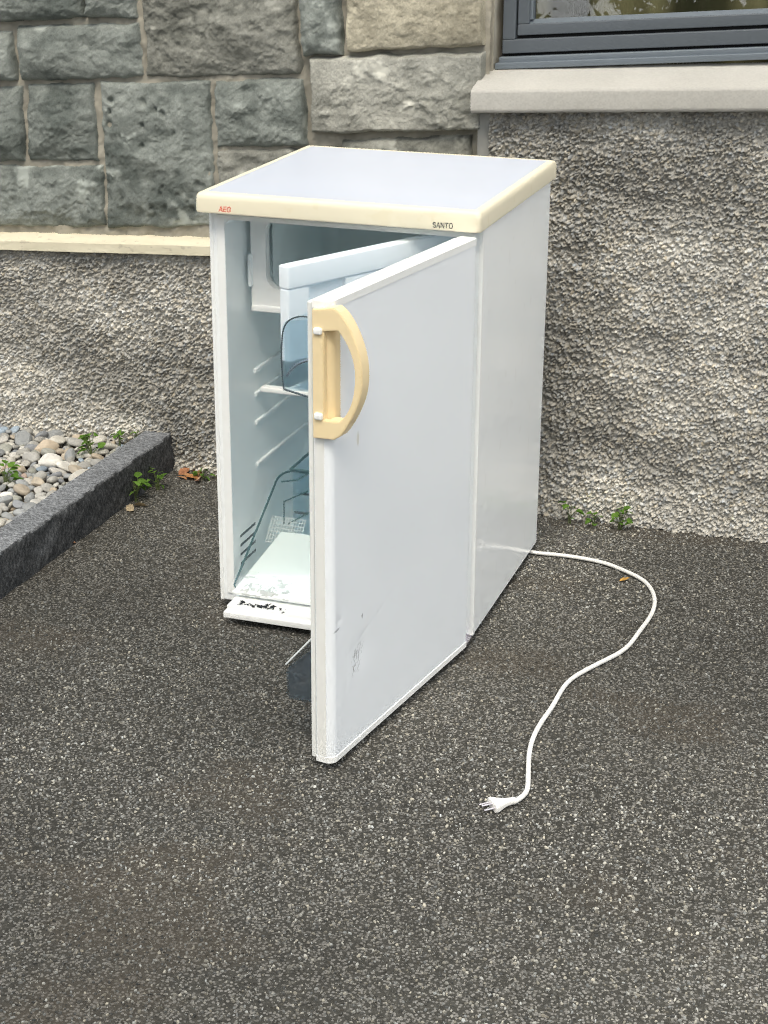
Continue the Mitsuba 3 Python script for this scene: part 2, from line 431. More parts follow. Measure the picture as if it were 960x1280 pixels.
# pebbledash: lumps of thrown mortar and small stones, one field of grains in relief
def roughcast(x0, x1, zlow, ztop, res, seed, gx0, gx1):
    r = np.random.default_rng(seed)
    fine = np.arange(gx0, gx1, res)
    X1 = np.r_[np.arange(x0, gx0, 0.006), fine, np.arange(gx1, x1 + 0.003, 0.006)]
    Z1 = np.arange(zlow, max(ztop(x0), ztop(x1)) + res, res)
    X, Z = np.meshgrid(X1, Z1, indexing='ij')
    zt = ztop(X)
    Z = np.minimum(Z, zt)
    area = (x1 - x0) * (Z1[-1] - zlow)
    n = int(area / 0.0046 ** 2)
    gx, gz = r.uniform(x0, x1, n), r.uniform(zlow, Z1[-1], n)
    rad = 0.0025 + 0.0037 * r.random(n) ** 2.2
    ang, el = r.normal(0.5, 0.8, n), r.uniform(0.38, 0.8, n)
    hgt = rad * r.uniform(0.9, 2.2, n) + r.uniform(0, 0.0035, n)
    tone = np.clip(r.normal(1.0, 0.20, n), 0.5, 1.6)
    warm = r.normal(0, 1, n)
    tree = cKDTree(np.c_[gx, gz])
    q = np.stack([X, Z, X * 0 + seed], -1)
    warp = np.stack([meshkit.fbm(q * 70, 2, 1) - 0.5, meshkit.fbm(q * 70 + 9, 2, 2) - 0.5], -1) * 0.005
    Q = np.c_[(X + warp[..., 0]).ravel(), (Z + warp[..., 1]).ravel()]
    d, idx = tree.query(Q, k=10, workers=1)
    dx, dz = Q[:, None, 0] - gx[idx], Q[:, None, 1] - gz[idx]
    ca, sa = np.cos(ang[idx]), np.sin(ang[idx])
    u, v = (dx * ca + dz * sa) / rad[idx], (-dx * sa + dz * ca) / (rad[idx] * el[idx])
    bump = hgt[idx] * np.clip(1 - (u * u + v * v), 0, 1) ** 0.75
    best = bump.argmax(1)
    hh = bump.max(1).reshape(X.shape)
    who = idx[np.arange(len(idx)), best].reshape(X.shape)
    hh = hh + 0.0042 * (meshkit.noise(q * 230, 3) - 0.5) + 0.0026 * (meshkit.noise(q * 420, 4) - 0.5) + 0.010 * (ridged(q * [7, 16, 7], 6) - 0.6) + 0.012 * (meshkit.fbm(q * 5, 3, 5) - 0.5)
    fade = np.clip((zt - Z) / 0.004, 0, 1)
    Y = YR - hh * np.maximum(fade, 0.2)
    Y[Z < -0.01] += 0.0
    foot = np.clip(1 - Z / 0.03, 0, 1)
    Y = Y - 0.006 * foot * meshkit.noise(q * [18, 1, 1], 8)
    V = np.stack([X, Y, Z], -1).reshape(-1, 3)
    big = meshkit.fbm(np.stack([X * 2.4, Z * 5, X * 0 + 2], -1), 4, 7)
    mid = meshkit.fbm(np.stack([X * 9, Z * 14, X * 0 + 5], -1), 3, 8)
    pale = np.clip((big - 0.40) / 0.22, 0, 1)
    c = np.array([0.325, 0.315, 0.288]) * (1 - pale[..., None]) + np.array([0.53, 0.515, 0.475]) * pale[..., None]
    c = c * (0.72 + 0.5 * mid[..., None])
    on = (hh > 0.0025)[..., None]
    g = tone[who][..., None] * np.stack([1 + 0.03 * warm[who], 1 + 0 * warm[who], 1 - 0.05 * warm[who]], -1)
    c = c * np.where(on, g, 0.95)
    return trimesh.Trimesh(V, grid(*X.shape), process=False), np.clip(c, 0.03, 0.8).reshape(-1, 3)


LEDGE = lambda x: 0.5575 + 0.0505 * (x + 0.343)       # underside of the cream ledge
SILL = lambda x: 0.9255 + 0.0555 * (x - 0.322)        # underside of the sill
m, c = roughcast(-2.4, 0.353, -0.03, LEDGE, 0.0019, 21, -1.0, -0.2)
add(WALL + '__pebbledash', m, 'roughcast_mat', smooth=True, color=c)
m, c = roughcast(0.351, 3.4, -0.03, SILL, 0.0019, 22, 0.351, 1.10)
add(WALL + '__pebbledash', m, 'roughcast_mat', smooth=True, color=c)


def skew_box(x0, x1, y0, y1, zb, zt, slope, xr, seg=1, jitter=0.0, seed=0):
    m = bx(x0, x1, y0, y1, zb, zt)
    if seg > 1:
        m = m.subdivide_to_size((x1 - x0) / seg) if False else m
    v = np.array(m.vertices)
    v[:, 2] += slope * (v[:, 0] - xr)
    return trimesh.Trimesh(v, m.faces, process=False)


def bar(profile, x0, x1, slope, xr, n=40, jit=0.0, seed=0):
    """a moulding: profile (y, z) closed polygon swept along x, tilted by slope; uneven by jit"""
    pr = np.array(profile, float)
    rings = []
    for x in np.linspace(x0, x1, n):
        q = np.c_[np.full(len(pr), x), pr[:, 0], pr[:, 1] + slope * (x - xr)]
        if jit:
            o = np.c_[np.full(len(pr), x) * 30, pr * 40]
            q[:, 1] += jit * (meshkit.fbm(o, 3, seed) - 0.5)
            q[:, 2] += jit * (meshkit.fbm(o + 50, 3, seed) - 0.5)
        rings.append(q)
    m = loft(rings)
    m.fix_normals()
    return m


zl = 0.5575
add(WALL + '__ledge', bar([(YM, zl + .002), (YR - 0.030, zl), (YR - 0.031, zl + 0.001), (YR - 0.031, zl + 0.012), (YR - 0.031, zl + 0.0225), (YR - 0.030, zl + 0.0236), (YM, zl + 0.034)], -2.4, 0.32, 0.0505, -0.343, 260, 0.0035, 3), 'ledge_mat', smooth=28)
zs = 0.9258
add(WALL + '__sill', bar([(0.86, zs), (0.733, zs), (0.727, zs + 0.003), (0.724, zs + 0.010), (0.7235, zs + 0.043), (0.726, zs + 0.0485), (0.732, zs + 0.0515), (0.86, zs + 0.085)], 0.3215, 1.85, 0.0555, 0.322, 300, 0.0022, 5), 'sill_mat', smooth=35)
m = bx(0.3245, 0.3515, YR - 0.002, 0.84, 0.56, 0.9255)
add(WALL + '__fascia', m, 'fascia_mat')

# window in the recess: local frame tilted like the sill
WS, WXR = 0.078, 0.3535
WIN = WALL + '__window'


def wbar(u0, u1, v0, v1, y0, y1, r=0.003):
    m = rbox(u0, u1, y0, y1, v0, v1, r, 5)
    v = np.array(m.vertices)
    v[:, 2] += WS * (v[:, 0] - WXR)
    return trimesh.Trimesh(v, m.faces, process=False)


x0, x1, z0, z1 = 0.3545, 1.74, 1.0395, 2.36
add(WIN + '__drip_rail', cat(wbar(x0 - 0.012, x1, 1.008, 1.0215, 0.836, 0.92, 0.002), wbar(x0 - 0.006, x1, 1.019, 1.0335, 0.845, 0.92, 0.003)), 'drip_mat', smooth=35)
add(WIN + '__outer_frame', cat(wbar(x0, x1, z0, 1.0695, 0.85, 0.93), wbar(x0, x0 + 0.029, 1.0695, z1, 0.8505, 0.93), wbar(x1 - 0.029, x1, 1.0695, z1, 0.8505, 0.93), wbar(x0, x1, z1, z1 + 0.03, 0.85, 0.93)), 'frame_mat', smooth=35)
add(WIN + '__seal', cat(wbar(x0 + 0.02, x1 - 0.02, 1.060, 1.085, 0.872, 0.92, 0.001), wbar(x0 + 0.02, x0 + 0.04, 1.07, z1, 0.872, 0.92, 0.001), wbar(x0 - 0.004, x1, 1.030, 1.042, 0.868, 0.92, 0.001)), 'seal_mat')
sx0 = x0 + 0.0315
add(WIN + '__sash', cat(wbar(sx0, x1 - 0.033, 1.0765, 1.1005, 0.856, 0.92), wbar(sx0, sx0 + 0.026, 1.1005, z1 - .005, 0.8565, 0.92), wbar(x1 - 0.06, x1 - 0.033, 1.1005, z1 - .005, 0.8565, 0.92)), 'frame_mat', smooth=35)
pr = [(0.862, 1.099), (0.878, 1.1085), (0.885, 1.1085), (0.885, 1.09)]
add(WIN + '__glazing_bead', cat(bar(pr, sx0 + 0.02, x1 - 0.05, WS, WXR, 4), wbar(sx0 + 0.024, sx0 + 0.032, 1.108, z1, 0.866, 0.886, 0.002)), 'drip_mat')
pane = trimesh.Trimesh([[sx0 + 0.02, 0.8805, 1.085], [x1 - 0.04, 0.8805, 1.085 + 0.1], [x1 - 0.04, 0.957, z1], [sx0 + 0.02, 0.957, z1]], [[0, 1, 2], [0, 2, 3]], process=False)
add(WIN + '__pane', pane, 'pane_mat')
# folds of a dark olive curtain behind the pane
xx = np.linspace(0.30, 1.80, 260)
yy = 1.005 + 0.018 * np.sin(xx * 46 + 1.5 * np.sin(xx * 9)) + 0.008 * np.sin(xx * 23 + 2)
V = np.array([[x, y, z] for x, y in zip(xx, yy) for z in (0.98, 2.5)])
add(WIN + '__curtain', trimesh.Trimesh(V, grid(len(xx), 2), process=False), 'curtain_mat', smooth=True)
add(WALL + '__room', cat(bx(-0.5, 2.6, 1.6, 1.7, 0, 3), bx(-2.4, 3.4, 1.0, 1.7, 3.0, 3.1), bx(-0.6, -0.5, 1.15, 1.6, 0, 3), bx(2.6, 2.7, 1.15, 1.6, 0, 3)), 'room_mat')

# ------------------------------------------------------------------ gravel bed with its edging stone
KX0, KX1, KT = -0.5165, -0.4425, 0.098
say(add('gravel_bed', bx(-4, KX0 + 0.004, -2.2, YM, -0.05, 0.048), 'soil_mat'), 'bed of river pebbles between edging stone and house wall', kind='structure')


def edging():
    # a sawn top and split sides: a tube of rectangular section along y, displaced
    ys = np.arange(-2.2, 0.781, 0.006)
    sec = []
    for k in np.linspace(-0.03, KT - 0.003, 16):
        sec.append((KX1, k, 1, 0))
    for k in np.linspace(KX1 - 0.003, KX0 + 0.003, 13):
        sec.append((k, KT, 0, 1))
    for k in np.linspace(KT - 0.003, -0.03, 10):
        sec.append((KX0, k, -1, 0))
    sec = np.array(sec)
    rings = []
    for y in ys:
        q = np.c_[sec[:, 0], np.full(len(sec), y), sec[:, 1]]
        n = np.c_[sec[:, 2], np.zeros(len(sec)), sec[:, 3]]
        a = (meshkit.fbm(q * 26, 4, 3) - 0.5) * 0.013 + (ridged(q * 60, 4) - 0.6) * 0.004
        b = (meshkit.fbm(q * 40, 3, 6) - 0.5) * 0.0026 + (meshkit.noise(q * 190, 2) - 0.5) * 0.0012
        amp = np.where(np.abs(sec[:, 2]) > 0.5, a, b)
        chip = np.clip(meshkit.fbm(q * [1, 34, 1] + 20, 3, 9) - 0.5, 0, 1) * 0.012
        edge = (np.abs(sec[:, 0] - KX1) < 0.008) & (sec[:, 1] > KT - 0.012)
        rings.append(q + n * amp[:, None] - np.where(edge, chip, 0)[:, None] * np.array([0.6, 0, 0.7]))
    m = loft(rings)
    m.fix_normals()
    return m


say(add('edging_stone', edging(), 'kerb_mat', smooth=40), 'long dark granite edging stone with rough side between pebbles and asphalt', 'edging stone')


def pebble(a, b, c, seed):
    r = np.random.default_rng(seed)
    m = trimesh.creation.icosphere(2)
    v = np.array(m.vertices)
    e = r.uniform(0.75, 1.15)
    v = np.sign(v) * np.abs(v) ** e
    v *= 1 + 0.26 * (meshkit.fbm(v * 1.3 + seed * 3.1, 3, seed)[:, None] - 0.5)
    for _ in range(4):
        n = r.normal(0, 1, 3)
        n /= np.linalg.norm(n)
        d = v @ n
        v = v - np.maximum(d - r.uniform(0.62, 0.9), 0)[:, None] * n * 0.9
    return trimesh.Trimesh(v * [a, b, c], m.faces, process=False)


r = np.random.default_rng(31)
placed, dropped = [], []
tree_pts = np.zeros((0, 3))
PAL = np.array([(.36, .35, .32), (.46, .44, .39), (.30, .31, .31), (.52, .50, .46), (.26, .27, .285), (.44, .38, .30), (.50, .42, .32), (.38, .29, .24), (.62, .60, .55), (.33, .33, .29), (.41, .40, .37), (.30, .36, .42)])
for size, tries in ((0.031, 16), (0.024, 100), (0.017, 800), (0.0115, 6500), (0.0085, 12000)):
    for _ in range(tries):
        x, y = r.uniform(-1.15, KX0 - 0.006), r.uniform(-1.05, 0.752)
        s = size * r.uniform(0.85, 1.2)
        if x + s * 0.75 > KX0 + 0.002 or y + s * 0.75 > 0.765:
            continue
        if len(tree_pts):
            d = np.hypot(tree_pts[:, 0] - x, tree_pts[:, 1] - y)
            if (d < 0.74 * (tree_pts[:, 2] + s)).any():
                continue
        tree_pts = np.vstack([tree_pts, [x, y, s]])
for k, (x, y, s) in enumerate(tree_pts):
    m = pebble(s * r.uniform(0.95, 1.35), s * r.uniform(0.7, 0.95), s * r.uniform(0.42, 0.66), k)
    R = trimesh.transformations.euler_matrix(r.normal(0, 0.30), r.normal(0, 0.30), r.uniform(0, 6.28))
    m.apply_transform(R)
    m.apply_translation([x, y, 0.05 + 0.55 * s + r.uniform(0, 0.012)])
    col = PAL[r.choice(len(PAL), p=np.array([5, 5, 4, 4, 3, 3, 1.5, 1.2, 3, 3, 5, .6]) / 38.3)] * r.uniform(0.75, 1.12)
    q = np.array(m.vertices)
    vein = meshkit.fbm(q * [60, 60, 140] + k, 3, k)
    vc = np.clip(col * (0.75 + 0.5 * vein[:, None]), 0.02, 0.85)
    d = q.mean(0) - EYE
    px, py = 480 + PX_F * (d @ RIGHT) / (d @ FWD), 640 + PX_F * (d @ DOWN) / (d @ FWD)
    placed.append(((-10 < px < 225) and (520 < py < 700), s, m, vc))
inside = sorted([k for k, p in enumerate(placed) if p[0]], key=lambda k: -placed[k][1])[:290]
for k in inside:
    add('gravel_bed__pebble', placed[k][2], 'pebble_mat', smooth=True, color=placed[k][3])
rest = [k for k in range(len(placed)) if k not in set(inside)]
# small grit in the gaps joins the pebbles past the limit
gm, gc = [placed[k][2] for k in rest], [placed[k][3] for k in rest]
for k in range(2600):
    s = r.uniform(0.004, 0.0085)
    m = trimesh.creation.icosphere(1)
    m = trimesh.Trimesh(np.array(m.vertices) * [s * r.uniform(.8, 1.4), s, s * .7], m.faces, process=False)
    m.apply_transform(trimesh.transformations.euler_matrix(r.normal(0, .4), r.normal(0, .4), r.uniform(0, 6)))
    m.apply_translation([r.uniform(-1.15, KX0 - 0.004), r.uniform(-1.05, 0.765), 0.05 + r.uniform(0.0, 0.012)])
    gm.append(m)
    gc.append(np.tile(PAL[r.integers(len(PAL))] * r.uniform(.5, 1), (len(m.vertices), 1)))
say(add('gravel_bed__small_pebbles', cat(*gm), 'pebble_mat', smooth=True, color=np.vstack(gc)), kind='stuff')

# ------------------------------------------------------------------ the refrigerator
FR = 'refrigerator'
say(FR, 'small white under-counter refrigerator with its door standing open, on the asphalt', 'refrigerator')


def wear_white(base, dirt, amount, sc=1.0):
    def fn(p, n, uv):
        s = smoothstep(0.63, 0.80, fbm(p.x * 38 * sc, p.z * 38 * sc, p.y * 38 * sc, octaves=4))
        t = fbm(p.x * 4, p.z * 4, p.y * 4, octaves=3)
        return mix(mi.Color3f(base) * (0.97 + 0.06 * t), dirt, s * amount)
    return proc(fn)


wobble = proc(lambda p, n, uv: noise(p.x * 38, p.z * 62, p.y * 38) + 0.45 * noise(p.x * 90, p.z * 190, p.y * 90), eps=2e-3)
mat('enamel_mat', {'type': 'bumpmap', 'arbitrary': wobble, 'scale': 0.0008, 'bsdf': plastic(wear_white((0.82, 0.845, 0.855), (0.60, 0.60, 0.58), 0.12), 0.10, 0.55)})
mat('white_plastic_mat', plastic(wear_white((0.80, 0.81, 0.80), (0.62, 0.60, 0.54), 0.12), 0.35, 0.45))
mat('edge_plastic_mat', plastic(wear_white((0.72, 0.725, 0.70), (0.6, 0.58, 0.54), 0.15), 0.45, 0.35))
mat('top_mat', plastic(wear_white((0.505, 0.54, 0.615), (0.55, 0.55, 0.55), 0.1), 0.30, 0.4))
mat('cream_mat', plastic(wear_white((0.74, 0.685, 0.53), (0.66, 0.59, 0.40), 0.3), 0.36, 0.45))
mat('handle_mat', plastic(wear_white((0.77, 0.63, 0.385), (0.62, 0.46, 0.25), 0.35), 0.42, 0.4))
mat('liner_mat', plastic((0.72, 0.765, 0.775), 0.3, 0.45))
mat('flap_mat', plastic((0.74, 0.80, 0.845), 0.28, 0.45))
mat('gasket_mat', plastic((0.70, 0.71, 0.69), 0.6, 0.3))
mat('cold_plate_mat', plastic((0.70, 0.76, 0.765), 0.42, 0.5))
mat('dark_line_mat', plastic((0.06, 0.085, 0.10), 0.35, 0.5))
mat('red_mat', plastic((0.62, 0.10, 0.06), 0.5, 0.3))
mat('ink_mat', plastic((0.05, 0.05, 0.05), 0.5, 0.3))
mat('clear_blue_mat', {'type': 'thindielectric', 'int_ior': 1.45, 'specular_transmittance': {'type': 'rgb', 'value': [0.86, 0.92, 0.95]}})
mat('smoky_mat', {'type': 'thindielectric', 'int_ior': 1.45, 'specular_transmittance': {'type': 'rgb', 'value': [0.78, 0.815, 0.85]}})
mat('glass_mat', {'type': 'thindielectric', 'int_ior': 1.5, 'specular_transmittance': {'type': 'rgb', 'value': [0.965, 0.985, 0.985]}})
mat('glass_edge_mat', plastic((0.055, 0.115, 0.13), 0.2, 0.6))
mat('rubber_mat', plastic((0.02, 0.02, 0.02), 0.7, 0.2))
mat('steel_mat', {'type': 'roughconductor', 'material': 'Cr', 'alpha': 0.25})

W, D, H = 0.55, 0.585, 0.862
XL, XR, YF, YB, ZB = 0.006, 0.544, 0.043, 0.562, 0.017
ZT = H - 0.037
# worktop
rings = []
for zz, ins in ((ZT, 0.0015), (ZT + 0.003, 0.0), (ZT + 0.024, 0.0006), (ZT + 0.0315, 0.0015), (ZT + 0.0355, 0.0042), (ZT + 0.037, 0.0075)):
    q = rrect(-0.005 + ins, W - ins, ins, D - ins, (0.010, 0.010, 0.004, 0.004), 6)
    rings.append(np.c_[q, np.full(len(q), zz)])
wt = mf(loft(rings)) - mf(moved(ext(Polygon(rrect(0.0125, W - 0.0165, 0.021, D - 0.0165, 0.004)), 0.01), trimesh.transformations.translation_matrix([0, 0, H - 0.0012])))
TOP = add(FR + '__worktop', tri(wt), 'cream_mat', smooth=32)
say(TOP, 'cream plastic worktop trim with lettering')
k = add(FR + '__worktop__laminate', moved(ext(Polygon(rrect(0.0128, W - 0.0168, 0.0213, D - 0.0168, 0.004)), 0.003), trimesh.transformations.translation_matrix([0, 0, H - 0.0032])), 'top_mat')
say(k, 'pale bluish white laminate sheet')


def lettering(text, hgt, x, z, y, bold=False, shear=0.0, wide=None):
    m = meshkit.text_mesh(text, hgt, 0.0005, bold)
    v = np.array(m.vertices)
    if wide:
        v[:, 0] *= wide / np.ptp(v[:, 0])
    v[:, 0] += shear * v[:, 1]
    return trimesh.Trimesh(np.c_[v[:, 0] + x, y - v[:, 2], v[:, 1] + z], m.faces, process=False)


say(add(FR + '__worktop__lettering', lettering('AEG', 0.0098, 0.0438, ZT + 0.0045, 0.0004, True, 0.12, 0.0245), 'red_mat'), 'small red letters AEG')
say(add(FR + '__worktop__lettering', lettering('SANTO', 0.0100, 0.4605, ZT + 0.0045, 0.0004, True, 0.0, 0.0375), 'ink_mat'), 'small black letters SANTO')

# cabinet shell
outer = rbox(XL, XR, YF, YB, ZB, ZT + 0.0, 0.004, 6)
IX0, IX1, IZ0, IZ1, IY1 = 0.0375, 0.5125, 0.047, 0.807, 0.50
cav = mf(bx(IX0 - 0.003, IX1 + 0.003, YF - 0.02, IY1 + 0.006, IZ0 - 0.003, IZ1 + 0.003))
say(add(FR + '__cabinet', tri(mf(outer) - cav), 'enamel_mat', smooth=32), 'white enamelled cabinet shell')
# rail under the worktop, feet
add(FR + '__top_rail', rbox(XL + 0.002, XR - 0.002, YF - 0.006, YF + 0.02, ZT - 0.006, ZT, 0.002, 5), 'edge_plastic_mat', smooth=32)
for fx in (0.05, 0.5):
    for fy in (0.09, 0.52):
        add(FR + '__foot', trimesh.creation.cylinder(0.017, ZB + 0.004, sections=24, transform=trimesh.transformations.translation_matrix([fx, fy, (ZB + 0.002) / 2])), 'rubber_mat', smooth=40)
# edge folds of the sheet metal, a slightly proud bright lip on each side of the front
for xa, xb in ((XL - 0.0008, XL + 0.0075), (XR - 0.0075, XR + 0.0008)):
    add(FR + '__edge_fold', rbox(xa, xb, YF - 0.002, YF + 0.010, ZB + 0.001, ZT - 0.001, 0.0018, 5), 'white_plastic_mat', smooth=40)
# liner with its front flange and shelf ribs
L = 0.003
lin = mf(bx(IX0 - L + .0005, IX1 + L - .0005, YF - 0.003, IY1 + L, IZ0 - L + .0005, IZ1 + L - .0005)) - mf(rbox(IX0, IX1, YF - 0.12, IY1, IZ0, IZ1, 0.018, 8))
LIN = add(FR + '__liner', tri(lin), 'liner_mat', smooth=32)
say(LIN, 'pale blue-white inner liner')
for z in (0.474, 0.424, 0.364, 0.273):
    for side in (0, 1):
        xa = IX0 - 0.001 if side == 0 else IX1 - 0.0055
        add(FR + '__liner__shelf_rib', rbox(xa, xa + 0.0065, 0.165, 0.47, z - 0.005, z + 0.005, 0.003, 6), 'liner_mat', smooth=40)
fl = mf(rbox(IX0 - 0.0165, IX1 + 0.0165, YF - 0.0042, YF + 0.004, IZ0 - 0.012, IZ1 + 0.009, 0.002, 5)) - mf(bx(IX0 - .0005, IX1 + .0005, YF - .02, YF + .02, IZ0, IZ1))
add(FR + '__liner__flange', tri(fl), 'white_plastic_mat', smooth=32)
# wall slots low on the left of the liner
for k, z in enumerate((0.085, 0.105, 0.125, 0.145)):
    add(FR + '__liner__slot', rbox(IX0 - 0.001, IX0 + 0.0012, 0.075, 0.155, z, z + 0.006, 0.001, 4), 'dark_line_mat')
# freezer compartment
FY = 0.135
fz0, fz1 = 0.612, 0.806
face = Polygon([(0.05, fz0), (0.506, fz0), (0.506, fz1), (0.05, fz1)])
hole = Polygon(rrect(0.081, 0.48, fz0 + 0.042, fz1 - 0.010, 0.03, 8))
fm = ext(face.difference(hole), 0.02)
v = np.array(fm.vertices)
FZ = add(FR + '__freezer', trimesh.Trimesh(np.c_[v[:, 0], FY + 0.02 - v[:, 2], v[:, 1]], fm.faces[:, ::1], process=False), 'white_plastic_mat', smooth=30)
say(FZ, 'freezer compartment frame with rounded opening')
tub = mf(rbox(0.080, 0.485, FY + 0.012, 0.47, fz0 + 0.034, fz1 - 0.003, 0.03, 8)) - mf(rbox(0.084, 0.481, FY - 0.1, 0.465, fz0 + 0.038, fz1 - 0.007, 0.03, 8))
add(FR + '__freezer__cold_plate', tri(tub), 'cold_plate_mat', smooth=32)
add(FR + '__freezer__latch', rbox(0.0455, 0.0535, FY - 0.010, FY + 0.004, 0.658, 0.722, 0.0035, 6), 'liner_mat', smooth=40)
add(FR + '__freezer__lower_bar', rbox(0.05, 0.506, FY - 0.006, FY + 0.02, fz0 - 0.004, fz0 + 0.008, 0.003, 5), 'white_plastic_mat', smooth=40)
# freezer flap, swung open
fa = np.array([0.275, -0.243])
fb = np.array([0.4635, 0.134])
fd = (fb - fa) / np.linalg.norm(fb - fa)
fn_ = np.array([fd[1], -fd[0]])
FL = np.linalg.norm(fb - fa)


def Mframe(o, e, n):
    M = np.eye(4)
    M[:3, 0] = [e[0], e[1], 0]
    M[:3, 1] = [n[0], n[1], 0]
    M[:3, 3] = o
    return M


MF = Mframe([fa[0], fa[1], 0.797], fd, -fn_)        # x along the flap from its free edge, y into its back, z up
upper = rbox(0, FL, -0.004, 0.022, -0.042, 0.0, 0.005, 6)
FLP = add(FR + '__freezer_flap', moved(upper, MF), 'flap_mat', smooth=40)
say(FLP, 'open pale blue freezer flap')
low = mf(rbox(0.001, FL, -0.002, 0.021, -0.172, -0.041, 0.005, 6)) - mf(rbox(0.050, 0.14, -0.02, 0.009, -0.09, -0.03, 0.006, 6))
add(FR + '__freezer_flap__panel', moved(tri(low), MF), 'flap_mat', smooth=40)
add(FR + '__freezer_flap__hinge', moved(trimesh.creation.cylinder(0.006, 0.15, sections=16, transform=trimesh.transformations.translation_matrix([FL + 0.004, 0.012, -0.08])), MF), 'white_plastic_mat', smooth=40)
# glass shelves
GS = add(FR + '__shelf', bx(0.047, 0.503, 0.195, 0.47, 0.431, 0.435), 'glass_mat')
say(GS, 'glass shelf with white front strip')
add(FR + '__shelf__front_strip', rbox(0.045, 0.505, 0.178, 0.20, 0.426, 0.438, 0.004, 6), 'white_plastic_mat', smooth=40)
p0, p1 = np.array([0.046, 0.020, 0.060]), np.array([0.052, 0.268, 0.228])
e1 = p1 - p0
ln = np.linalg.norm(e1)
e1 /= ln
e2 = np.array([1.0, 0, 0])
e3 = np.cross(e2, e1)
ML = np.eye(4)
ML[:3, 0], ML[:3, 1], ML[:3, 2], ML[:3, 3] = e2, e1, e3, p0
gp = Polygon(rrect(0, 0.44, 0, ln, (0.004, 0.004, 0.03, 0.03), 8))
GS2 = add(FR + '__fallen_shelf', moved(ext(gp, 0.0035), ML), 'glass_mat')
say(GS2, 'loose glass shelf slid down and leaning inside')
add(FR + '__fallen_shelf__edge', moved(ext(gp.buffer(0.0018).difference(gp.buffer(-0.0012)).difference(sbox(0.004, -1, 1, 0.01)), 0.0040), ML), 'glass_edge_mat', smooth=30)
# loose white panel lying on the floor of the cabinet
a0, a1, b1, b0 = np.array([.045, .012, .052]), np.array([.492, .012, .052]), np.array([.494, .215, .118]), np.array([.082, .190, .121])
up = np.array([0, -0.3, 0.95]) * 0.006
pn = hull([a0, a1, b1, b0, a0 - up, a1 - up, b1 - up, b0 - up])


def panel_col(p, n, uv):
    s = smoothstep(0.60, 0.68, fbm(p.x * 70, p.y * 120, p.z * 120, octaves=3)) * smoothstep(0.075, 0.055, p.y) * smoothstep(0.2, 0.15, p.x)
    return mix((0.86, 0.89, 0.88), (0.55, 0.57, 0.56), s)


mat('panel_mat', plastic(proc(panel_col), 0.45, 0.4))
TRY = add(FR + '__loose_panel', pn, 'panel_mat')
say(TRY, 'loose white panel on the cabinet floor with peeling flakes')
add(FR + '__bottom_lip', cat(rbox(0.046, 0.468, -0.040, 0.046, 0.017, 0.031, 0.003, 6), rbox(0.048, 0.466, -0.026, 0.046, 0.029, 0.040, 0.003, 6)), 'white_plastic_mat', smooth=40)


def flakes(n, fn, s0, s1, seed, spread):
    r = np.random.default_rng(seed)
    out = []
    for _ in range(n):
        c, nrm = fn(r)
        a = np.sort(r.uniform(0, 6.28, r.integers(3, 6)))
        s = r.uniform(s0, s1)
        pts = np.c_[np.cos(a) * s * r.uniform(.6, 1.5), np.sin(a) * s, np.zeros(len(a))]
        pts = np.vstack([pts, pts + [0, 0, 0.0007]])
        try:
            m = hull(pts)
        except Exception:
            continue
        m.apply_transform(trimesh.transformations.euler_matrix(nrm[0] + r.normal(0, spread), nrm[1] + r.normal(0, spread), 0))
        m.apply_translation(c)
        out.append(m)
    return cat(*out)


tilt = math.atan2(0.066, 0.2)


def on_panel(r):
    y = 0.016 + abs(r.normal(0, 0.028))
    return np.array([0.058 + 0.10 * r.random(), y, 0.0525 + (y - 0.012) * 0.335]), (tilt, 0)


mat('grey_flake_mat', plastic((0.50, 0.52, 0.51), 0.6, 0.3))
mat('black_flake_mat', plastic((0.018, 0.02, 0.024), 0.6, 0.3))
k = add(FR + '__loose_panel__flakes', flakes(64, on_panel, 0.003, 0.010, 3, 0.15), 'grey_flake_mat')
say(k, 'grey peeling flakes', kind='stuff')
k = add(FR + '__bottom_lip__smudge', flakes(60, lambda r: (np.array([np.clip(r.choice([0.075 + 0.001 * r.normal(), 0.125 + 0.022 * r.normal()], p=[.15, .85]), .06, .18), -0.010 + 0.006 * r.normal(), 0.0407]), (0, 0)), 0.0015, 0.006, 8, 0.1), 'black_flake_mat')
say(k, 'black dirt on the front lip', kind='stuff')
# clear crisper drawer at the back
dr_m = mf(rbox(0.092, 0.49, 0.225, 0.46, 0.10, 0.250, 0.008, 5)) - mf(rbox(0.095, 0.487, 0.228, 0.457, 0.103, 0.30, 0.008, 5))
CR = add(FR + '__crisper_drawer', tri(dr_m), 'clear_blue_mat')
say(CR, 'clear bluish crisper drawer')
add(FR + '__crisper_drawer__slot', rbox(0.098, 0.128, 0.2225, 0.226, 0.152, 0.1575, 0.0015, 4), 'dark_line_mat')
add(FR + '__crisper_drawer__slot', rbox(0.112, 0.140, 0.2225, 0.226, 0.196, 0.2005, 0.0015, 4), 'dark_line_mat')
add(FR + '__crisper_drawer__rim', cat(tube([(0.09, 0.224, 0.250), (0.49, 0.224, 0.250)], 0.0028, 8), tube([(0.091, 0.224, 0.250), (0.091, 0.46, 0.250)], 0.0028, 8)), 'glass_edge_mat', smooth=True)
for q in ([(355, 655), (355, 627), (385, 614)], [(360, 655), (388, 640)], [(352, 602), (372, 600), (388, 590)]):
    add(FR + '__crisper_drawer__edge', tube([ony(x, y, 0.221) for x, y in q], 0.0017, 8), 'glass_edge_mat', smooth=True)
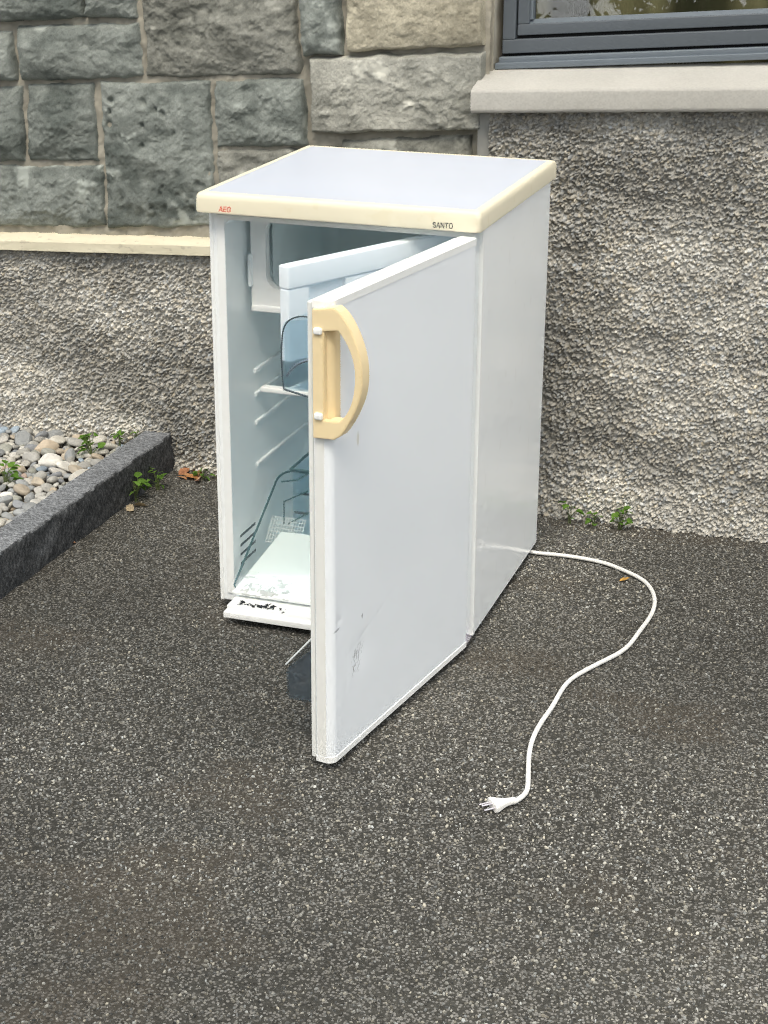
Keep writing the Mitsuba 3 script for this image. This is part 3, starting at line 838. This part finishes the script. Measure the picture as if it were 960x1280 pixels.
# ribbed grille between panel and drawer
wires = [tube([(x, 0.18, 0.098), (x, 0.222, 0.140)], 0.0008, 5) for x in np.arange(0.05, 0.125, 0.0062)] + [tube([(0.048, y, z), (0.125, y, z)], 0.0008, 5) for y, z in zip(np.linspace(.18, .222, 8), np.linspace(.0985, .1405, 8))]
add(FR + '__grille', cat(*wires), 'white_plastic_mat', smooth=True)

# ---- door: local frame d along the door from hinge, n outward, z up
al = math.radians(80.8)
ed, en = (-math.cos(al), -math.sin(al)), (math.sin(al), -math.cos(al))
MD = Mframe([0.5445, -0.004, 0.0], ed, en)
DR = FR + '__door'


def door(name, m, mt, smooth=32, label=None):
    k = add(name, moved(m, MD), mt, smooth=smooth)
    if label:
        say(k, label)
    return k


DW, DZ0, DZ1 = 0.530, 0.017, 0.8175
plan = Polygon(np.vstack([[0, -0.031], [0.5285, -0.031], [[0.5285 - 0.014 + 0.014 * math.cos(a), -0.014 + 0.014 * math.sin(a)] for a in np.linspace(0, math.pi / 2, 9)], [[0.004, 0.0]], [[0, -0.004]]]))


def scuffs(p):
    """door coordinates of a world point"""
    x, y = p.x - 0.5445, p.y + 0.004
    return x * ed[0] + y * ed[1]


def door_col(p, n, uv):
    d = scuffs(p)
    q = fbm(p.x * 3, p.z * 3, p.y * 3, octaves=3)
    c = mi.Color3f(0.80, 0.835, 0.87) * (0.97 + 0.06 * q)
    # dull scratch fan and black scuffs low by the free edge
    t = (d - 0.38) + (p.z - 0.28) * 0.55
    band = smoothstep(0.012, 0.002, dr.abs(t + 0.012 * (noise(p.z * 30) - 0.5))) * smoothstep(0.02, 0.1, p.z - 0.14) * smoothstep(0.36, 0.28, p.z)
    c = mix(c, (0.80, 0.82, 0.84), band * 0.5 * noise(d * 60, p.z * 60))
    mark = smoothstep(0.66, 0.74, noise(d * 420, p.z * 260 + d * 300)) * smoothstep(0.024, 0.006, dr.abs(d - 0.445 + (p.z - 0.178) * 0.4)) * smoothstep(0.034, 0.010, dr.abs(p.z - 0.178))
    c = mix(c, (0.18, 0.19, 0.20), mark * 0.8)
    m2 = smoothstep(0.0032, 0.0012, dr.hypot((d - 0.512 + (p.z - 0.26) * 2) * 0.35, p.z - 0.26))
    c = mix(c, (0.22, 0.23, 0.26), m2 * 0.8)
    m3_ = smoothstep(0.0022, 0.0008, dr.hypot((d - 0.425) * 0.7, (p.z - 0.252) * 0.35))
    c = mix(c, (0.25, 0.26, 0.28), m3_ * 0.8)
    m4 = smoothstep(0.008, 0.003, dr.hypot((d - 0.44) * 1.4, (p.z - 0.572) * 0.5))
    return mix(c, (0.62, 0.60, 0.52), m4 * 0.7)


def door_relief(p, n, uv):
    d = scuffs(p)
    line = dr.abs((p.z - 0.262 + (d - 0.29) * 0.33) + 0.006 * (noise(d * 22) - 0.5)) * smoothstep(0.275, 0.295, d) + 1.0 * smoothstep(0.295, 0.275, d)
    line2 = dr.abs((p.z - 0.236 + (d - 0.366) * 2.2) * 0.42) + smoothstep(0.195, 0.188, p.z) + smoothstep(0.238, 0.246, p.z)
    dent = dr.exp(-dr.square((d - 0.43) / 0.030) - dr.square((p.z - 0.19) / 0.028))
    hit = dr.exp(-dr.square((d - 0.505) / 0.009) - dr.square((p.z - 0.275) / 0.007))
    return 0.9 * (noise(p.x * 38, p.z * 62, p.y * 38) + 0.4 * noise(p.x * 90, p.z * 190, p.y * 90)) - 1.7 * smoothstep(0.005, 0.0, line) * smoothstep(0.50, 0.47, d) - 1.6 * smoothstep(0.004, 0.0, line2) - 6.0 * dent - 5.0 * hit


mat('door_skin_mat', {'type': 'bumpmap', 'arbitrary': proc(door_relief, eps=1.2e-3), 'scale': 0.00034, 'bsdf': plastic(proc(door_col), 0.17, 0.5)})
body_d = moved(ext(plan, DZ1 - DZ0 - 0.022), trimesh.transformations.translation_matrix([0, 0, DZ0 + 0.010]))
door(DR, body_d, 'door_skin_mat', 25, 'open white door, scuffed near its lower corner')
capplan = plan.buffer(0.0012, join_style=1)
door(DR + '__cap', moved(ext(capplan, 0.012), trimesh.transformations.translation_matrix([0, 0, DZ1 - 0.012])), 'white_plastic_mat')
door(DR + '__cap', moved(ext(capplan, 0.0105), trimesh.transformations.translation_matrix([0, 0, DZ0])), 'white_plastic_mat')
door(DR + '__edge_strip', rbox(0.520, 0.5298, -0.0298, -0.0125, DZ0 + 0.0115, DZ1 - 0.013, 0.0012, 5), 'edge_plastic_mat')
door(DR + '__gasket_channel', bx(0.006, 0.508, -0.0345, -0.0305, DZ0 + 0.012, DZ1 - 0.012), 'white_plastic_mat')
gk = mf(rbox(0.002, 0.5275, -0.0425, -0.0335, DZ0 + 0.004, DZ1 - 0.003, 0.003, 6)) - mf(bx(0.03, 0.499, -0.1, 0.1, DZ0 + 0.03, DZ1 - 0.03))
door(DR + '__gasket', tri(gk), 'gasket_mat')
door(DR + '__inner_lining', rbox(0.028, 0.500, -0.055, -0.034, 0.06, 0.775, 0.012, 6), 'liner_mat', 40)


def door_bin(z0, z1, zb, n_out, wall, name, mt, label):
    prof = Polygon(np.array([(-0.052, z0 + .004), (-n_out + 0.004, z0), (-n_out, z0 + 0.006), (-n_out - 0.002, z1 - 0.016), (-n_out + 0.004, z1 - 0.003), (-0.052, zb)]))
    outer_ = ext(prof, 0.44)
    inner_ = moved(ext(prof.buffer(-wall), 0.44 - 2 * wall), trimesh.transformations.translation_matrix([0, 0, wall]))
    openp = moved(ext(Polygon([(-n_out + wall, z1 - 0.03), (-0.054, z1 - 0.03), (-0.054, z1 + .3), (-n_out + wall, z1 + .3)]), 0.44 - 2 * wall), trimesh.transformations.translation_matrix([0, 0, wall]))
    m = tri(mf(outer_) - mf(inner_) - mf(openp))
    v = np.array(m.vertices)
    m = trimesh.Trimesh(np.c_[v[:, 2] + 0.045, v[:, 0], v[:, 1]], m.faces, process=False)
    m.fix_normals()
    k = door(name, m, mt, False, label)
    return k


b1_ = door_bin(0.095, 0.161, 0.232, 0.114, 0.0022, DR + '__lower_bin', 'smoky_mat', 'smoky blue bottle bin low on the door')
door(DR + '__lower_bin_rim', tube([(0.486, -0.115, 0.160), (0.486, -0.052, 0.234)], 0.0016, 8), 'clear_rim_mat' if False else 'liner_mat', True)
b2_ = door_bin(0.650, 0.768, 0.775, 0.111, 0.0022, DR + '__upper_bin', 'clear_blue_mat', 'clear bluish bin high on the door')
door(DR + '__upper_bin_rim', cat(tube(spline([(0.487, -0.110, 0.652), (0.487, -0.1135, 0.70), (0.487, -0.112, 0.735), (0.487, -0.105, 0.760), (0.487, -0.094, 0.770), (0.487, -0.052, 0.774)], 30), 0.0013, 8), tube([(0.487, -0.110, 0.652), (0.487, -0.052, 0.644)], 0.0018, 8)), 'dark_line_mat', True)
door(DR + '__upper_bin_rail', tube(spline([(0.480, -0.108, 0.672), (0.480, -0.092, 0.692), (0.480, -0.072, 0.703), (0.480, -0.05, 0.708)], 16), 0.0022, 8), 'steel_mat', True)

# handle: bow handle on the free edge, reaching past the outer face
oz = 0.0
Pn = [(-0.0262, 0.806), (0.013, 0.8125), (0.022, 0.807), (0.032, 0.796), (0.0500, 0.764), (0.0585, 0.737), (0.0612, 0.708), (0.0575, 0.676), (0.0470, 0.648), (0.034, 0.624), (0.022, 0.608), (0.011, 0.601), (-0.0262, 0.5985)]
sp = spline(np.c_[np.array(Pn[2:11]), np.zeros(9)], 40)[:, :2]
bowo = Polygon(Pn[:2] + [tuple(q) for q in sp] + Pn[11:]).buffer(0.002).buffer(-0.002)
si = spline(np.array([(0.0195, 0.7775, 0), (0.0315, 0.763, 0), (0.0415, 0.744, 0), (0.0478, 0.720, 0), (0.0478, 0.692, 0), (0.0430, 0.668, 0), (0.0325, 0.645, 0), (0.0205, 0.6320, 0)]), 36)[:, :2]
inn = Polygon([(-0.006, 0.7735)] + [tuple(q) for q in si] + [(-0.006, 0.6305)]).buffer(-0.0015).buffer(0.0015)
ring = bowo.difference(inn)
lv = []
# bevelled extrusion along the door direction
def bevel(poly, d0, d1, b=0.0035):
    a = moved(ext(poly, d1 - d0 - 2 * b), trimesh.transformations.translation_matrix([0, 0, d0 + b]))
    M = mf(a)
    for k in range(3):
        s = b * math.sin(math.pi / 2 * (k + 1) / 3)
        i = b * (1 - math.cos(math.pi / 2 * (k + 1) / 3))
        q = poly.buffer(-i)
        if q.geom_type == 'Polygon' and not q.is_empty:
            M = M + mf(moved(ext(q, d1 - d0 - 2 * b + 2 * s), trimesh.transformations.translation_matrix([0, 0, d0 + b - s])))
    return tri(M)


def to_edge(m):
    v = np.array(m.vertices)                       # (n, z, d) -> (d, n, z): an even permutation, so faces keep their sense
    return trimesh.Trimesh(np.c_[v[:, 2], v[:, 0], v[:, 1]], m.faces, process=False)


HD = DR + '__handle'
inside_door = sbox(-0.1, 0.5, 0.0006, 1.0)
hm = bevel(ring, 0.514, 0.5405, 0.0028)
hm = tri(mf(hm) - mf(moved(ext(sbox(-0.05, 0.55, 0.0005, 0.9), 0.5302), np.eye(4))))
door(HD, to_edge(hm), 'handle_mat', 30, 'yellowed cream bow handle with white screw caps')
wrap = Polygon(np.vstack([[[0.500, 0.0012]], [[0.5285 - 0.014 + 0.0158 * math.cos(a), -0.014 + 0.0158 * math.sin(a)] for a in np.linspace(math.pi / 2, 0, 9)], [[0.5308, -0.018]], [[0.5285, -0.018]], [[0.5285 - 0.014 + 0.0142 * math.cos(a), -0.014 + 0.0142 * math.sin(a)] for a in np.linspace(0, math.pi / 2, 9)], [[0.500, 0.0002]]]))
door(HD + '__corner_shell', moved(ext(wrap, 0.154), trimesh.transformations.translation_matrix([0, 0, 0.625])), 'handle_mat', 40)
for z in (0.7735, 0.6365):
    s = rbox(0.537, 0.5465, -0.0220, -0.0075, z - 0.0055, z + 0.0055, 0.0035, 6)
    door(HD + '__screw_cap', s, 'white_plastic_mat', 40)
# hinge brackets
door(DR + '__hinge', cat(trimesh.creation.cylinder(0.006, 0.02, sections=16, transform=trimesh.transformations.translation_matrix([0.014, -0.017, 0.011]))), 'steel_mat', 40)
add(FR + '__hinge_plate', rbox(0.495, 0.5425, -0.020, 0.05, 0.0125, 0.0165, 0.0012, 4), 'steel_mat')

# ------------------------------------------------------------------ power cord
CO = 'power_cord'
say(CO, 'white power cord trailing from the refrigerator across the asphalt to a three-pin plug', 'power cord')
cz = 0.0062
pts = [(0.44, 0.565), (0.49, 0.545), (0.5368, 0.5281), (0.587, 0.5311), (0.6598, 0.5276), (0.7061, 0.5199), (0.766, 0.4845), (0.8076, 0.4486), (0.84, 0.3842), (0.8512, 0.332), (0.8466, 0.1986), (0.8285, 0.0876), (0.7906, 0.0076), (0.7658, -0.0549), (0.7567, -0.1779), (0.7522, -0.2917), (0.7639, -0.3783), (0.7827, -0.4579), (0.7870, -0.494), (0.7812, -0.5175), (0.7755, -0.5290)]
p = spline([(x, y, cz) for x, y in pts], 220)
p[:, 2] += 0.0012 * np.sin(np.linspace(0, 30, 220)) ** 2
mat('cord_mat', plastic((0.78, 0.77, 0.74), 0.4, 0.4))
add(CO + '__cable', tube(p, 0.0043, 14), 'cord_mat', smooth=True)
u = np.array([0.7315, -0.5655]) - np.array([0.7785, -0.5235])
u /= np.linalg.norm(u)
w = np.array([-u[1], u[0]])
MP = np.eye(4)
MP[:3, 0], MP[:3, 1], MP[:3, 3] = [u[0], u[1], 0], [w[0], w[1], 0], [0.7775, -0.5235, 0.0]
rings = []
for (s, hw, hh) in ((0.0, 0.0055, 0.0055), (0.012, 0.0062, 0.0060), (0.020, 0.0080, 0.0062), (0.028, 0.0120, 0.0068), (0.036, 0.0165, 0.0072), (0.041, 0.0178, 0.0074), (0.0425, 0.0170, 0.0068)):
    q = rrect(-hw, hw, -hh, hh, min(hh * 0.9, 0.005), 5)
    rings.append(np.c_[np.full(len(q), s), q[:, 0], q[:, 1] + 0.0085])
plug = loft(rings)
plug.fix_normals()
neck = [trimesh.creation.torus(0.0055, 0.0009, 16, 8, transform=trimesh.transformations.translation_matrix([s, 0, 0.0085]) @ trimesh.transformations.rotation_matrix(math.pi / 2, [0, 1, 0])) for s in (0.003, 0.007, 0.011)]
add(CO + '__plug', moved(cat(plug, *neck), MP), 'cord_mat', smooth=35)
for oy, oz in ((-0.0095, 0.0085), (0.0095, 0.0085), (0.0, 0.0115)):
    a = trimesh.creation.cylinder(0.002, 0.020, sections=14, transform=trimesh.transformations.translation_matrix([0.0515, oy, oz]) @ trimesh.transformations.rotation_matrix(math.pi / 2, [0, 1, 0]))
    add(CO + '__plug__pin', moved(a, MP), 'steel_mat', smooth=40)

# ------------------------------------------------------------------ weeds and dead leaves
mat('leaf_mat', {'type': 'principledthin', 'base_color': proc(lambda p, n, uv: mix((0.075, 0.16, 0.03), (0.18, 0.32, 0.06), noise(p.x * 90, p.y * 90, p.z * 90))), 'roughness': 0.5, 'diff_trans': 0.6})
mat('stem_mat', rough((0.10, 0.13, 0.05)))
mat('dead_leaf_mat', {'type': 'principledthin', 'base_color': VC, 'roughness': 0.7, 'diff_trans': 0.3})


def leaf(L_, w_, bend, cup, n=5, lobed=0.0):
    t = np.linspace(0, 1, n)
    half = w_ * np.sin(np.pi * t ** 0.8) ** 0.8 * (1 + lobed * np.sin(t * 19))
    rows = []
    for k in range(n):
        x, zc = L_ * t[k], -bend * t[k] ** 2 * L_
        rows += [(x, -half[k], zc + cup * half[k]), (x, 0, zc), (x, half[k], zc + cup * half[k])]
    return trimesh.Trimesh(np.array(rows), grid(n, 3), process=False)


def weed(x, y, z, n, size, h, seed, label, lean=(0, 0)):
    r = np.random.default_rng(seed)
    k = numbered('weed')
    say(k, label, 'weed', 'weeds in the joints and pebbles')
    stems = []
    for i in range(n):
        a = r.uniform(0, 6.28)
        hh = h * r.uniform(0.25, 1.0)
        tip = np.array([x + lean[0] * hh + math.cos(a) * size * r.uniform(0.3, 1.0), y + lean[1] * hh + math.sin(a) * size * r.uniform(0.3, 0.9), z + hh])
        root = np.array([x + r.normal(0, 0.002), y + r.normal(0, 0.002), z - 0.004])
        mid = (tip + root) / 2 + [0, 0, 0.3 * hh]
        stems.append(tube(spline([root, mid, tip], 6), 0.0007, 5))
        s = 1.05 * size * r.uniform(0.55, 1.1)
        m = leaf(s, s * r.uniform(0.36, 0.52), r.uniform(0.1, 0.6), r.uniform(0.1, 0.5), 6, 0.08)
        m.apply_transform(trimesh.transformations.euler_matrix(r.normal(0, 0.3), r.uniform(-0.7, 0.35), a + r.normal(0, 0.5)))
        m.apply_translation(tip)
        add(k + '__leaf', m, 'leaf_mat', smooth=True)
    add(k + '__stem', cat(*stems), 'stem_mat', smooth=True)


weed(-0.432, 0.535, 0, 15, 0.024, 0.062, 1, 'leafy green weed against the edging stone, farther from the wall')
weed(-0.418, 0.625, 0, 11, 0.022, 0.055, 2, 'bright green weed at the edging stone, nearer the wall')
weed(-0.345, 0.735, 0, 9, 0.018, 0.024, 3, 'low green weed beside the leaf litter at the wall foot')
weed(0.579, 0.742, 0, 8, 0.018, 0.055, 4, 'sparse weed on the pebbledash wall foot nearest the refrigerator', (0, -0.2))
weed(0.634, 0.745, 0, 9, 0.016, 0.030, 5, 'small low weed at the wall foot between two larger ones', (0, -0.2))
weed(0.697, 0.745, 0, 15, 0.018, 0.056, 6, 'bushy green weed at the pebbledash wall foot, farthest right', (0, -0.2))
weed(-0.598, 0.635, 0.06, 14, 0.024, 0.055, 7, 'green weed growing among the pebbles near the wall')
weed(-0.690, 0.385, 0.06, 14, 0.022, 0.050, 8, 'dark green weed among the pebbles at the left picture edge')
weed(-0.572, 0.735, 0.06, 7, 0.016, 0.045, 9, 'tiny yellowish weed at the wall behind the pebbles')
weed(-0.528, 0.745, 0.07, 7, 0.014, 0.035, 10, 'tiny weed between wall and end of the edging stone')

DEAD = [(-0.4045, 0.506, 0.034, 0.3, (0.42, 0.33, 0.20), 'tan dead leaf beside the weed at the edging stone'),
        (-0.4195, 0.478, 0.036, 2.6, (0.45, 0.37, 0.25), 'long curled pale dead leaf along the edging stone'),
        (-0.405, 0.752, 0.034, 1.0, (0.42, 0.20, 0.11), 'red-brown dead leaf at the end of the edging stone'),
        (-0.368, 0.722, 0.036, 0.2, (0.50, 0.24, 0.10), 'orange dead leaf in the litter at the wall foot'),
        (-0.360, 0.748, 0.034, 2.0, (0.38, 0.18, 0.10), 'brown dead leaf leaning on the pebbledash'),
        (-0.385, 0.738, 0.030, 4.0, (0.55, 0.30, 0.15), 'pale orange dead leaf in the middle of the litter'),
        (-0.345, 0.705, 0.032, 5.2, (0.33, 0.19, 0.13), 'dark brown dead leaf at the front of the litter'),
        (-0.395, 0.715, 0.030, 2.9, (0.46, 0.25, 0.13), 'curled rust-coloured dead leaf left of the wall-foot litter'),
        (-0.352, 0.728, 0.028, 1.5, (0.60, 0.42, 0.28), 'small pale dead leaf on top of the litter'),
        (-0.376, 0.760, 0.032, 5.6, (0.36, 0.17, 0.09), 'dark red dead leaf behind the litter, against the wall'),
        (-0.445, 0.245, 0.018, 0.9, (0.40, 0.22, 0.13), 'small brown dead leaf at the middle of the edging stone'),
        (0.7655, 0.448, 0.022, 0.4, (0.52, 0.30, 0.08), 'small orange dead leaf inside the bend of the cord')]
r = np.random.default_rng(77)
for x, y, s, a, c, lab in DEAD:
    m = leaf(s, s * r.uniform(0.22, 0.36), r.uniform(-0.5, 0.3), r.uniform(0.2, 0.9), 8, 0.12)
    v = np.array(m.vertices)
    v[:, 2] += 0.1 * s * (meshkit.noise(v * 120 + a) - 0.3)
    m = trimesh.Trimesh(v - [s / 2, 0, 0], m.faces, process=False)
    m.apply_transform(trimesh.transformations.euler_matrix(r.normal(0, 0.35), r.normal(0, 0.15), a))
    m.apply_translation([x, y, 0.0015 - m.vertices[:, 2].min()])
    q = np.array(m.vertices)
    k = add('dead_leaf', m, 'dead_leaf_mat', smooth=True, color=np.clip(np.array(c) * (0.7 + 0.6 * meshkit.noise(q * 200)[:, None]), 0, 1))
    say(k, lab, 'leaf', 'dead leaves on the asphalt')

# ------------------------------------------------------------------ the shrubs behind the photographer that the pane mirrors
mat('shrub_leaf_mat', {'type': 'principledthin', 'base_color': {'type': 'rgb', 'value': [0.06, 0.10, 0.03]}, 'roughness': 0.5, 'diff_trans': 0.5})


def shrub(x, y, rx, ry, h, n, seed, label):
    r = np.random.default_rng(seed)
    k = numbered('shrub')
    say(k, label, 'shrub')
    c = np.c_[r.uniform(-1, 1, n), r.uniform(-1, 1, n), r.random(n)]
    c = c[(np.abs(c[:, 0]) ** 3 + c[:, 1] ** 2) < 1 - 0.6 * c[:, 2] ** 4 - 0.12 * r.random(n)]
    c = c * [rx, ry, h] + [x, y, 0.05]
    m = len(c)
    a, b = r.normal(0, 1, (m, 3)), r.normal(0, 1, (m, 3))
    a /= np.linalg.norm(a, axis=1, keepdims=True)
    b -= a * (a * b).sum(1, keepdims=True)
    b /= np.linalg.norm(b, axis=1, keepdims=True)
    s = r.uniform(0.045, 0.085, (m, 1))
    V = np.stack([c - a * s, c + b * s * 0.4, c + a * s, c - b * s * 0.4], 1).reshape(-1, 3)
    F = (np.array([[0, 1, 2], [0, 2, 3]])[None] + (np.arange(m) * 4)[:, None, None]).reshape(-1, 3)
    add(k + '__crown', trimesh.Trimesh(V, F, process=False), 'shrub_leaf_mat')
    add(k + '__trunk', cat(*[tube([(x, y, 0), (x + r.normal(0, .1), y + r.normal(0, .1), h * .4), (x + r.normal(0, .4) * rx, y + r.normal(0, .4) * ry, h * .85)], [0.04, 0.03, 0.012], 8) for _ in range(5)]), 'stem_mat', smooth=True)


shrub(1.45, -8.2, 3.0, 0.9, 3.4, 42000, 1, 'large dense shrub behind the photographer mirrored in the window')
shrub(-3.3, -8.4, 1.5, 0.9, 3.2, 20000, 2, 'smaller shrub behind the photographer to the left, mirrored in the window')
